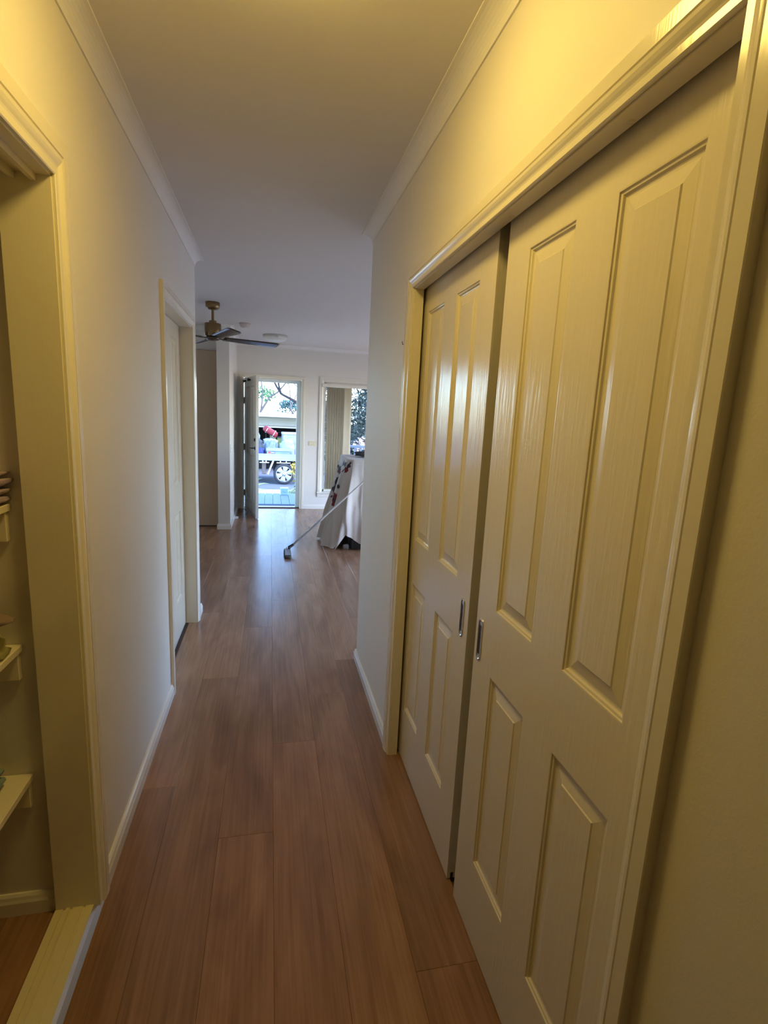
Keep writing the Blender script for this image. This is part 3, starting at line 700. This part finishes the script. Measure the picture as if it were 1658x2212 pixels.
# ------------------------------------------------------------------ outside
GRAVEL = mat('pale_gravel', (.55, .51, .45), .95, noise_amt=.35, noise_scale=9, bump=.8, bump_scale=40)
CONC = mat('driveway', (.11, .125, .15), .9, noise_amt=.15, noise_scale=2)
SOIL = mat('garden_bed', (.20, .16, .11), .95, noise_amt=.3, noise_scale=6)
gm_ = MB()
YS = [8.6, 10.4, 13.5, 16.05, 17.0, 40, 90]; ZS = [-.40, -.40, -.62, -.82, -.83, -.85, -.9]
def strip(i0, i1, m, name, label):
    mb = MB()
    for i in range(i0, i1): mb.add([(-40, YS[i], ZS[i]), (40, YS[i], ZS[i]), (40, YS[i+1], ZS[i+1]), (-40, YS[i+1], ZS[i+1])], [(0, 1, 2, 3)])
    return struct(mb.build(name, m), label, 'ground')
strip(0, 2, SOIL, 'ground_bed', 'bare garden soil beside the deck'); strip(2, 3, GRAVEL, 'ground_gravel', 'pale sunlit gravel beyond the deck'); strip(3, 6, CONC, 'ground_driveway', 'grey driveway under the utility truck')
struct(MB().box(-20, 20, -12, 8.4, -.6, -.45).build('ground_house', SOIL), 'ground under the house', 'ground')
# pebbles along the gravel edge
dk = empty('deck', (.4, 9.6, -.06)); struct(dk, 'blue-grey timber veranda deck outside the front door', 'deck')
DECK = mat('deck_board_grey', (.20, .27, .34), .6, noise_amt=.15, noise_scale=4, stretch=(6, .6, 1), bump=.2, bump_scale=30)
dm = None
for k in range(-14, 24):
    x = -.094+.148*k
    if dm is None:
        o = MB().bbox(.003, .145, -.90, .86, -.024, 0, .003).build('board', DECK, dk); dm = o.data
    else:
        o = bpy.data.objects.new('board', dm); COL.objects.link(o); o.parent = dk
    o.location = (x-.4, 0, 0)
part_box('fascia_board', DECK, dk, -2.2, 3.5, 10.40, 10.44, -.30, -.085); part_box('joist', SOIL, dk, -2.2, 3.5, 8.75, 8.85, -.30, -.085); part_box('joist', SOIL, dk, -2.2, 3.5, 9.9, 10.0, -.30, -.085)
mt = empty('door_mat', (.10, 8.97, -.06), 0, label='dark door mat on the deck right outside the front door', cat='door mat')
MB().bbox(-.52, .335, -.17, .17, .0005, .014, .004).build('pile', mat('mat_fibre', (.045, .075, .11), .95, noise_amt=.3, noise_scale=80), mt)
MB().bbox(-.535, .35, -.185, .185, .0, .006, .002).build('rubber_edge', BLACK, mt)
vr = MB().box(-3, 4.2, 8.62, 10.5, 2.50, 2.56).build('deck_shade_roof', WFRAME); struct(vr, 'unseen roof added over the deck to shade it', 'roof')  # out of view, added to keep the sun off the deck
# white balustrade at the deck edge, right part
bl_ = empty('balustrade', (2.6, 10.36, -.06), 0, label='white timber veranda railing seen through the tall window', cat='railing')
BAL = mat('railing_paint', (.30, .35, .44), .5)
part_box('top_rail', BAL, bl_, 1.25, 4.0, 10.32, 10.40, .915, .965, .006); part_box('bottom_rail', BAL, bl_, 1.25, 4.0, 10.335, 10.385, .06, .10, .004)
part_box('post', BAL, bl_, 1.17, 1.25, 10.32, 10.40, -.06, 1.02, .005)
bm_ = None
for k in range(22):
    x = 1.32+.12*k
    if bm_ is None: o = MB().bbox(-.02, .02, -.012, .012, .155, .978, .003).build('baluster', BAL, bl_); bm_ = o.data
    else: o = bpy.data.objects.new('baluster', bm_); COL.objects.link(o); o.parent = bl_
    o.location = (x-2.6, 0, 0)
# pale blue box near the deck edge
bb = empty('blue_box', (.278, 10.30, -.06), 0, label='small pale blue box at the edge of the deck', cat='box')
MB().bbox(-.075, .075, -.06, .06, .0, .125, .006).build('body', mat('pale_blue_plastic', (.36, .56, .72), .5), bb)
MB().bbox(-.08, .08, -.065, .065, .118, .140, .005).build('lid', mat('pale_blue_lid', (.55, .72, .80), .5), bb)
MB().tube([(-.03, -.066, .085), (-.03, -.085, .075), (.03, -.085, .055), (.03, -.066, .05)], .004, 6).build('handle', mat('box_handle', (.15, .30, .45), .5), bb)

# plants ---------------------------------------------------------------
def leaf_mb(mb, base, dirn, L, W, curl=.5, n=8):
    d = Vector(dirn).normalized(); side = d.cross(Vector((0, 0, 1)));
    if side.length < .05: side = Vector((1, 0, 0))
    side.normalize(); up = side.cross(d)
    vs = []; fs = []
    for i in range(n+1):
        t = i/n; c = Vector(base)+d*(L*t)-Vector((0, 0, 1))*(curl*L*t*t); wd = W*math.sin(math.pi*min(1, .12+.88*t)**.8)*.5+.001
        vs += [c-side*wd+up*wd*.35, c, c+side*wd+up*wd*.35]
    for i in range(n):
        a = i*3; fs += [(a, a+1, a+4, a+3), (a+1, a+2, a+5, a+4)]
    mb.add(vs, fs, True)
LIME = mat('lime_leaf', (.16, .42, .10), .4); LIME2 = mat('yellow_green_leaf', (.42, .52, .08), .4)
ag = empty('agave_plant', (-.42, 11.3, -.45), 0, label='bright green broad-leaved plant beside the deck left of the doorway', cat='plant')
rnd = random.Random(4)
for k in range(20):
    a = k*2.4; el = .35+.055*k; mb = MB(); leaf_mb(mb, (0, 0, .18+.012*k), (math.cos(a)*math.cos(el), math.sin(a)*math.cos(el), math.sin(el)), rnd.uniform(.42, .62), rnd.uniform(.08, .12), .42)
    mb.build('leaf', LIME2 if k in (0, 3, 5, 8) else LIME, ag, solid=.004)
MB().tube([(0, 0, 0), (0, 0, .45)], [.05, .03], 10).build('stem', LIME, ag)
def foliage(name, root, m, blobs, n, size, seed, loc=(0, 0, 0)):
    rnd = random.Random(seed); mb = MB(); tot = sum(b[3]*b[4]*b[5] for b in blobs)
    for (cx, cy, cz, rx, ry, rz) in blobs:
        for k in range(int(n*rx*ry*rz/tot)):
            while True:
                p = Vector((rnd.uniform(-1, 1), rnd.uniform(-1, 1), rnd.uniform(-1, 1)))
                if p.length <= 1: break
            p = Vector((cx+p.x*rx, cy+p.y*ry, cz+p.z*rz)); s_ = size*rnd.uniform(.6, 1.3)
            d = Vector((rnd.gauss(0, 1), rnd.gauss(0, 1), rnd.gauss(0, .7))).normalized(); e = d.orthogonal().normalized(); e = (e*math.cos(1.0*k)+d.cross(e)*math.sin(1.0*k))
            mb.add([p, p+d*s_*.5+e*s_*.28, p+d*s_, p+d*s_*.5-e*s_*.28], [(0, 1, 2, 3)])
    o = mb.build(name, m, root); o['kind'] = 'stuff'; return o
def branch(mb, p, d, L, r, depth, rnd, tips):
    pts = [Vector(p)]; d = Vector(d).normalized(); n = 4
    for i in range(n):
        d = (d+Vector((rnd.gauss(0, .16), rnd.gauss(0, .16), rnd.gauss(.04, .10)))).normalized(); pts.append(pts[-1]+d*L/n)
    mb.tube(pts, [r*(1-.5*i/n) for i in range(n+1)], 7, False)
    if depth:
        for k in range(rnd.choice((2, 3))):
            dd = (d+Vector((rnd.gauss(0, .55), rnd.gauss(0, .45), rnd.gauss(.1, .35)))).normalized()
            branch(mb, pts[rnd.choice((2, 3, 4))], dd, L*rnd.uniform(.6, .8), r*.5, depth-1, rnd, tips)
    else: tips.append(pts[-1])
def tree(label, loc, trunk_d, L, r, depth, leaf_m, nleaf, size, seed, bark, blob=.5, extra=None):
    root = empty('tree', loc, 0, label=label, cat='tree'); rnd = random.Random(seed); mb = MB(); tips = []
    branch(mb, (0, 0, 0), trunk_d, L, r, depth, rnd, tips); mb.build('trunk', bark, root)
    bl = [(t_.x, t_.y, t_.z, blob*rnd.uniform(.6, 1.2), blob*rnd.uniform(.6, 1.2), blob*rnd.uniform(.5, 1)) for t_ in tips]+(extra or [])
    foliage('foliage', root, leaf_m, bl, nleaf, size, seed+1); return root
BARK = mat('grey_bark', (.07, .06, .055), .9, noise_amt=.3, noise_scale=12); DBARK = mat('dark_bark', (.030, .026, .026), .9, noise_amt=.3, noise_scale=12)
LF1 = mat('pale_olive_leaf', (.10, .10, .055), .6); LF2 = mat('fresh_green_leaf', (.07, .20, .06), .5); LF3 = mat('dark_green_leaf', (.014, .030, .022), .5); LF4 = mat('blue_green_leaf', (.07, .15, .13), .5)
YF_ = mat('yellow_leaf', (.48, .38, .08), .5); PINK = mat('pale_pink_blossom', (.75, .55, .50), .6)
tree('spindly pale tree behind the garage roof at the left of the doorway', (-1.3, 28.5, -.85), (.16, 0, 1), 3.4, .10, 3, LF1, 1500, .17, 31, BARK, .8)
tree('fresh green tree behind the garage roof at the right of the doorway', (2.6, 37, -.85), (-.12, 0, 1), 3.0, .10, 3, LF2, 1600, .24, 12, BARK, .65)
tree('blue-green tree far behind the garage', (5.0, 45, -.9), (-.1, 0, 1), 3.8, .14, 3, LF4, 2000, .30, 17, BARK, .8)
tree('low sparse tree between the two taller ones beyond the garage', (.9, 53, -.9), (.1, 0, 1), 2.2, .1, 3, LF4, 1100, .28, 23, BARK, .6)
tree('dark gum tree with a forked trunk seen through the tall window', (2.62, 15.4, -.75), (-.06, .1, 1), 2.4, .13, 4, LF3, 15000, .13, 5, DBARK, .7, extra=[(0, 1.6, 2.2, 1.3, .7, 1.2), (0, 1.2, 1.2, 1.2, .5, .7)])
tree('second dark tree further behind the railing', (6.3, 24, -.8), (-.12, .1, 1), 3.0, .16, 3, LF3, 7000, .18, 8, DBARK, 1.1)
hd = empty('evergreen_hedge', (4.2, 20.0, -.84), 0, label='dense dark evergreen hedge beyond the railing on the right', cat='hedge')
foliage('foliage', hd, LF3, [(0, 0, 1.6, 1.5, .6, 2.0), (.3, 0, 3.6, 1.2, .6, 1.6)], 6000, .20, 91); MB().tube([(0, 0, 0), (.1, 0, 3)], [.12, .05], 8).build('stem', DBARK, hd)
sh = empty('flowering_shrub', (2.42, 12.6, -.55), 0, label='shrub with pale pink blossom behind the white railing', cat='shrub')
foliage('foliage', sh, LF3, [(0, 0, .9, .75, .5, .75)], 2600, .09, 41); foliage('blossom', sh, PINK, [(-.05, -.25, 1.38, .45, .3, .26)], 420, .08, 42); MB().tube([(0, 0, 0), (.05, 0, .6)], [.04, .02], 8).build('stem', DBARK, sh)
sh = empty('yellow_shrub', (.50, 12.3, -.56), 0, label='sunlit yellow shrub in front of the truck wheel', cat='shrub')
foliage('foliage', sh, YF_, [(.13, 0, .78, .17, .15, .22), (.17, 0, .35, .10, .10, .40)], 330, .085, 51); foliage('inner_leaves', sh, LF2, [(.17, .05, .35, .10, .10, .38)], 70, .08, 52); MB().tube([(.16, 0, 0), (.16, 0, .8)], [.02, .01], 8).build('stem', BARK, sh)
sh = empty('ground_cover', (.52, 10.75, -.44), 0, label='small pale green clump right of the blue box', cat='plant')
foliage('foliage', sh, mat('pale_sage_leaf', (.48, .55, .34), .6), [(0, 0, .22, .20, .14, .24)], 260, .08, 61); MB().tube([(0, 0, 0), (0, 0, .2)], .01, 6).build('stem', LIME, sh)

# utility truck -----------------------------------------------------------
UY = 17.3; GZ = -.828
ute = empty('utility_truck', (.45, UY, GZ), 0, label='white utility truck with an aluminium tray loaded with bags', cat='truck')
TRAY = mat('tray_aluminium', (.34, .40, .41), .45, metal=.25); UTEW = mat('truck_white', (.46, .50, .52), .3); TYRE = mat('tyre_rubber', (.028, .030, .034), .8); RIM = mat('alloy_rim', (.42, .44, .46), .35, metal=.5); UND = mat('chassis_black', (.012, .012, .013), .8)
def up(name, m, x0, x1, y0, y1, z0, z1, b=.004, parent=None): return part_box(name, m, ute, x0, x1, y0, y1, z0, z1, b)
sp = up('side_panel', TRAY, -1.05, 1.15, UY+.00, UY+.03, -.035, .178, .006)
for z in (.035, .105, .150):
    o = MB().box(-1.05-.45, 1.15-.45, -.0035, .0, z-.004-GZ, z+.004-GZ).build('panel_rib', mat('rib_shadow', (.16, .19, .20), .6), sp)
up('tray_floor', TRAY, -1.05, 1.15, UY+.03, UY+1.75, -.05, .0); up('side_panel', TRAY, -1.05, 1.15, UY+1.75, UY+1.78, -.035, .178); up('tailboard', TRAY, 1.15, 1.18, UY, UY+1.78, -.035, .178); up('headboard', TRAY, -1.08, -1.05, UY, UY+1.78, -.035, .75)
up('chassis_rail', UND, -3.6, 1.05, UY+.45, UY+.55, -.22, -.06); up('chassis_rail', UND, -3.6, 1.05, UY+1.2, UY+1.3, -.22, -.06); up('fuel_tank', UND, -.9, -.05, UY+.35, UY+1.0, -.36, -.06, .04)
up('spring_hanger', mat('rusty_steel', (.17, .13, .11), .8), -.27, -.13, UY+.20, UY+.30, -.52, -.06, .02); up('axle', UND, .38, .52, UY+.2, UY+1.6, -.56, -.42, .03)
for (x0, x1) in ((-.345, -.035), (.205, .66)): up('under_rail', UTEW, x0, x1, UY+.01, UY+.05, -.128, -.098, .004)
for x in (-.24, -.13, .33, .52): up('rail_bracket', UTEW, x-.018, x+.018, UY+.015, UY+.045, -.100, -.034, .003)
MB().tube([(.10-.45, .03, -.04-GZ), (.04-.45, .03, -.20-GZ), (-.075-.45, .03, -.50-GZ)], [.030, .032, .028], 8).build('mudguard_stay', UTEW, ute)
def wheel(x, y, s=1):
    r = .347
    o = MB().lathe([(.255, .22), (.30, .225), (.335, .20), (r, .17), (r, .03), (.335, .0), (.30, -.018), (.262, -.012), (.255, .01)], (0, 0, 0), 48, axis='y').build('tyre', TYRE, ute); o.location = (x-.45, (y-UY), .347)
    if s < 0: o.location.y += .2; o.rotation_euler = (0, 0, math.pi)
    rm = MB(); rm.lathe([(.262, -.004), (.250, -.012), (.242, -.004), (.236, .02), (.236, .16)], (0, 0, 0), 48, axis='y')
    rm.lathe([(0, -.012), (.030, -.012), (.034, -.006), (.095, .0), (.105, .004)], (0, 0, 0), 36, axis='y'); rim = rm.build('rim', RIM, o)
    for k in range(6):
        a = math.radians(60*k+18)
        def sp_(u, v):
            rr = .085+.160*u; half = .050+.046*u; t_ = (v*2-1)*half; ca, sa = math.cos(a), math.sin(a); yy = .004-.010*u*(1) + .010*(v*2-1)**2
            return (ca*rr-sa*t_, yy, sa*rr+ca*t_)
        MB().grid(sp_, 6, 7).build('spoke', RIM, o, solid=.012)
    for k in range(6):
        a = math.radians(60*k+48); MB().lathe([(0, -.012), (.011, -.010), (.011, .004)], (.062*math.cos(a), 0, .062*math.sin(a)), 8, axis='y').build('wheel_nut', UND, o)
    MB().lathe([(0, .05), (.236, .05)], (0, 0, 0), 32, axis='y').build('brake_disc', UND, o)
wheel(.453, UY+.02); wheel(.453, UY+1.55); wheel(-2.75, UY+.02); wheel(-2.75, UY+1.55)
# cab (to the left, behind the open door)
mb = MB(); prof = [(-1.15, -.45), (-1.15, .75), (-1.35, .95), (-2.15, .95), (-2.55, .40), (-3.45, .28), (-3.55, .05), (-3.55, -.45), (-3.15, -.45), (-3.10, -.22), (-2.75, -.08), (-2.40, -.22), (-2.35, -.45)]
k = len(prof); vs = [(x-.45, .02, z-GZ) for x, z in prof]+[(x-.45, 1.76, z-GZ) for x, z in prof]
mb.add(vs, [(j, (j+1) % k, k+(j+1) % k, k+j) for j in range(k)]); mb.add(vs, [tuple(range(k)), tuple(reversed(range(k, 2*k)))]); mb.build('cab', UTEW, ute)
mb = MB(); mb.add([(-1.25-.45, .012, .46-GZ), (-1.95-.45, .012, .46-GZ), (-2.1-.45, .012, .46-GZ), (-1.98-.45, .012, .86-GZ), (-1.38-.45, .012, .86-GZ), (-1.25-.45, .012, .75-GZ)], [(0, 1, 2, 3, 4, 5)]); mb.build('side_window', mat('dark_car_glass', (.02, .025, .03), .1), ute)
# load on the tray (each a thing of its own)
tb = empty('tool_box', (.20, UY+.28, 0), 0, label='long pale aluminium tool box with red and navy badges on the tray edge', cat='tool box')
PALEB = mat('pale_alloy_box', (.17, .25, .33), .45, metal=.15)
part_box('body', PALEB, tb, -.115, .62, UY+.035, UY+.40, .002, .262, .006); part_box('lid', mat('pale_alloy_lid', (.28, .36, .40), .4, metal=.15), tb, -.135, .64, UY+.015, UY+.42, .265, .352, .010)
part_box('red_badge', mat('badge_red', (.75, .06, .03), .5), tb, -.065, .008, UY+.031, UY+.035, .188, .250); lb = part_box('navy_badge', mat('badge_navy', (.03, .05, .14), .5), tb, .03, .155, UY+.031, UY+.035, .185, .248)
WLET = mat('badge_white', (.8, .8, .8), .5)
for k in range(5): MB().box(.042+.021*k-.20, .056+.021*k-.20, .0300-.28, .0308-.28, .203, .230+.006*(k == 0)).build('badge_letter', WLET, lb)
WBAG = mat('white_plastic_bag', (.36, .42, .45), .35, noise_amt=.1, noise_scale=6, bump=.6, bump_scale=14); CLEAR = mat('milky_bag', (.17, .22, .25), .3, noise_amt=.6, noise_scale=7, bump=.6, bump_scale=16); DKG = mat('dark_load', (.05, .06, .07), .7, noise_amt=.3, noise_scale=6)
def bag(name, label, cat, x, y, z, sx, sy, sz, m, seed, amp=.25, power=2.6): return lump(name, label, cat, (x, y, z), (sx, sy, sz), m, seed, amp, power=power)
bag('plastic_bag', 'milky plastic bag heaped behind the tool box under the red bag', 'bag', .03, UY+.63, .001, .47, .38, .60, CLEAR, 71)
bag('rubbish_bag', 'dark bag at the left end of the truck load', 'bag', -.42, UY+.63, .001, .40, .38, .64, DKG, 72)
bag('blue_bag', 'royal blue bag on the tray left of the tool box', 'bag', -.31, UY+.22, .001, .30, .30, .36, mat('royal_blue', (.02, .03, .15), .5, noise_amt=.3, noise_scale=8), 73)
bag('white_sack', 'white crumpled sack at the right of the truck load', 'bag', .56, UY+.63, .001, .54, .38, .66, WBAG, 74)
bag('white_bundle', 'white bundle at the left of the red bag', 'bag', -.47, UY+1.02, .001, .26, .34, .86, WBAG, 75)
bag('pale_wrap', 'pale plastic wrap lying under the red bag', 'bag', -.01, UY+1.02, .001, .62, .34, .655, WBAG, 76)
rb = empty('red_bag', (.0, UY+1.02, .66), 0, label='red sports bag with white straps on top of the truck load', cat='bag')
REDB = mat('red_canvas', (.22, .016, .022), .6, noise_amt=.2, noise_scale=5, bump=.3, bump_scale=20)
def rbf(u, v):
    a = 2*math.pi*u; c = math.copysign(abs(math.cos(a))**.55, math.cos(a)); s_ = math.copysign(abs(math.sin(a))**.55, math.sin(a)); e = (1-abs(2*v-1)**7)**.5
    x = (v-.5)*.56; return (x, c*.13*e, s_*.105*e+.012*noise.noise(Vector((x*6, c, s_))))
o = MB().grid(rbf, 32, 22, closed_u=True).build('body', REDB, rb); o.rotation_euler = (0, math.radians(30), 0); o.location = (0, 0, .205)
for xx in (-.13, .14):
    s_ = MB().tube([(xx, .135*math.cos(a), .112*math.sin(a)) for a in [math.pi*2*k/16 for k in range(17)]], .013, 6).build('strap', WHITEP, rb); s_.rotation_euler = o.rotation_euler; s_.location = o.location
bx2 = empty('white_carton', (.64, UY+1.10, .001), .12, label='white tall carton at the right of the red bag', cat='carton')
MB().bbox(-.24, .30, -.18, .18, 0, .78, .008).build('shell', mat('white_card', (.30, .34, .36), .6), bx2)
MB().bbox(-.25, .31, -.19, .19, .785, .86, .008).build('lid', mat('white_card_lid', (.40, .44, .46), .6), bx2)
MB().bbox(-.12, .26, -.184, -.1805, .52, .66, .001).build('grey_panel', mat('grey_card', (.35, .40, .45), .6), bx2)
# garage -----------------------------------------------------------------
GY = 21.0
gr = empty('garage', (.4, GY, -.85), 0, label='low cream garage with its roller door half raised behind the truck', cat='garage')
GCREAM = mat('garage_cream', (.38, .35, .25), .6); GW = mat('garage_white', (.48, .53, .54), .5)
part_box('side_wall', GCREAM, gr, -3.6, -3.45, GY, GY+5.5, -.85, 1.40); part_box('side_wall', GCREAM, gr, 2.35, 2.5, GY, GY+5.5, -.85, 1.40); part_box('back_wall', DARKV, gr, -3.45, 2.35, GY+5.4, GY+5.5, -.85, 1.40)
part_box('pier', GCREAM, gr, -3.45, -2.6, GY, GY+.2, -.85, 1.40); part_box('pier', GCREAM, gr, 1.9, 2.35, GY, GY+.2, -.85, 1.40)
part_box('roof', GW, gr, -3.8, 2.6, GY-.25, GY+5.8, 1.40, 1.46); part_box('gutter', GW, gr, -3.8, 2.6, GY-.36, GY-.25, 1.33, 1.43, .01); part_box('lintel', GCREAM, gr, -2.6, 1.9, GY-.02, GY+.02, 1.235, 1.40)
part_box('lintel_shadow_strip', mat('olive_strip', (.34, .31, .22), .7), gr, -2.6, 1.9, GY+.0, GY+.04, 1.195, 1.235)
for k in range(5):
    z0 = 1.002+.039*k; part_box('roller_slat', GCREAM, gr, -2.6, 1.9, GY+.02+(.012 if k % 2 else 0), GY+.05, z0, z0+.036, .006)
part_box('bottom_rail', mat('rail_brown', (.20, .17, .13), .6), gr, -2.6, 1.9, GY+.01, GY+.06, .965, 1.0, .004); part_box('bottom_rail', GW, gr, -2.6, 1.9, GY+.0, GY+.06, .915, .963, .004)
# clutter seen in the dark garage
def crate(label, x, y, z, sx, sy, sz, m, name='storage_crate'):
    r = empty(name, (x, y, z), 0, label=label, cat='crate'); MB().bbox(-sx/2, sx/2, -sy/2, sy/2, 0, sz*.86, .01).build('bin', m, r); MB().bbox(-sx/2-.01, sx/2+.01, -sy/2-.01, sy/2+.01, sz*.87, sz, .008).build('lid', mat('crate_lid', (.10, .10, .10), .6), r); return r
sf = empty('garage_shelf', (.8, GY+1.3, -.85), 0, label='dark shelving unit standing inside the open garage', cat='shelf')
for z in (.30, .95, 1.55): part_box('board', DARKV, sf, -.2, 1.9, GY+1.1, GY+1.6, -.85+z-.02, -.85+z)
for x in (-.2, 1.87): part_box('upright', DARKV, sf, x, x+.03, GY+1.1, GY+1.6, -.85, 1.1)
crate('olive green crate on the garage shelf', .45, GY+1.35, .1005, .34, .30, .42, mat('crate_green', (.28, .34, .10), .6)); crate('tan crate on the garage shelf', .1, GY+1.35, .1005, .26, .30, .52, mat('crate_tan', (.36, .28, .16), .6)); crate('grey crate at the right of the garage shelf', 1.1, GY+1.35, .1005, .55, .30, .50, mat('crate_grey', (.26, .25, .23), .6))
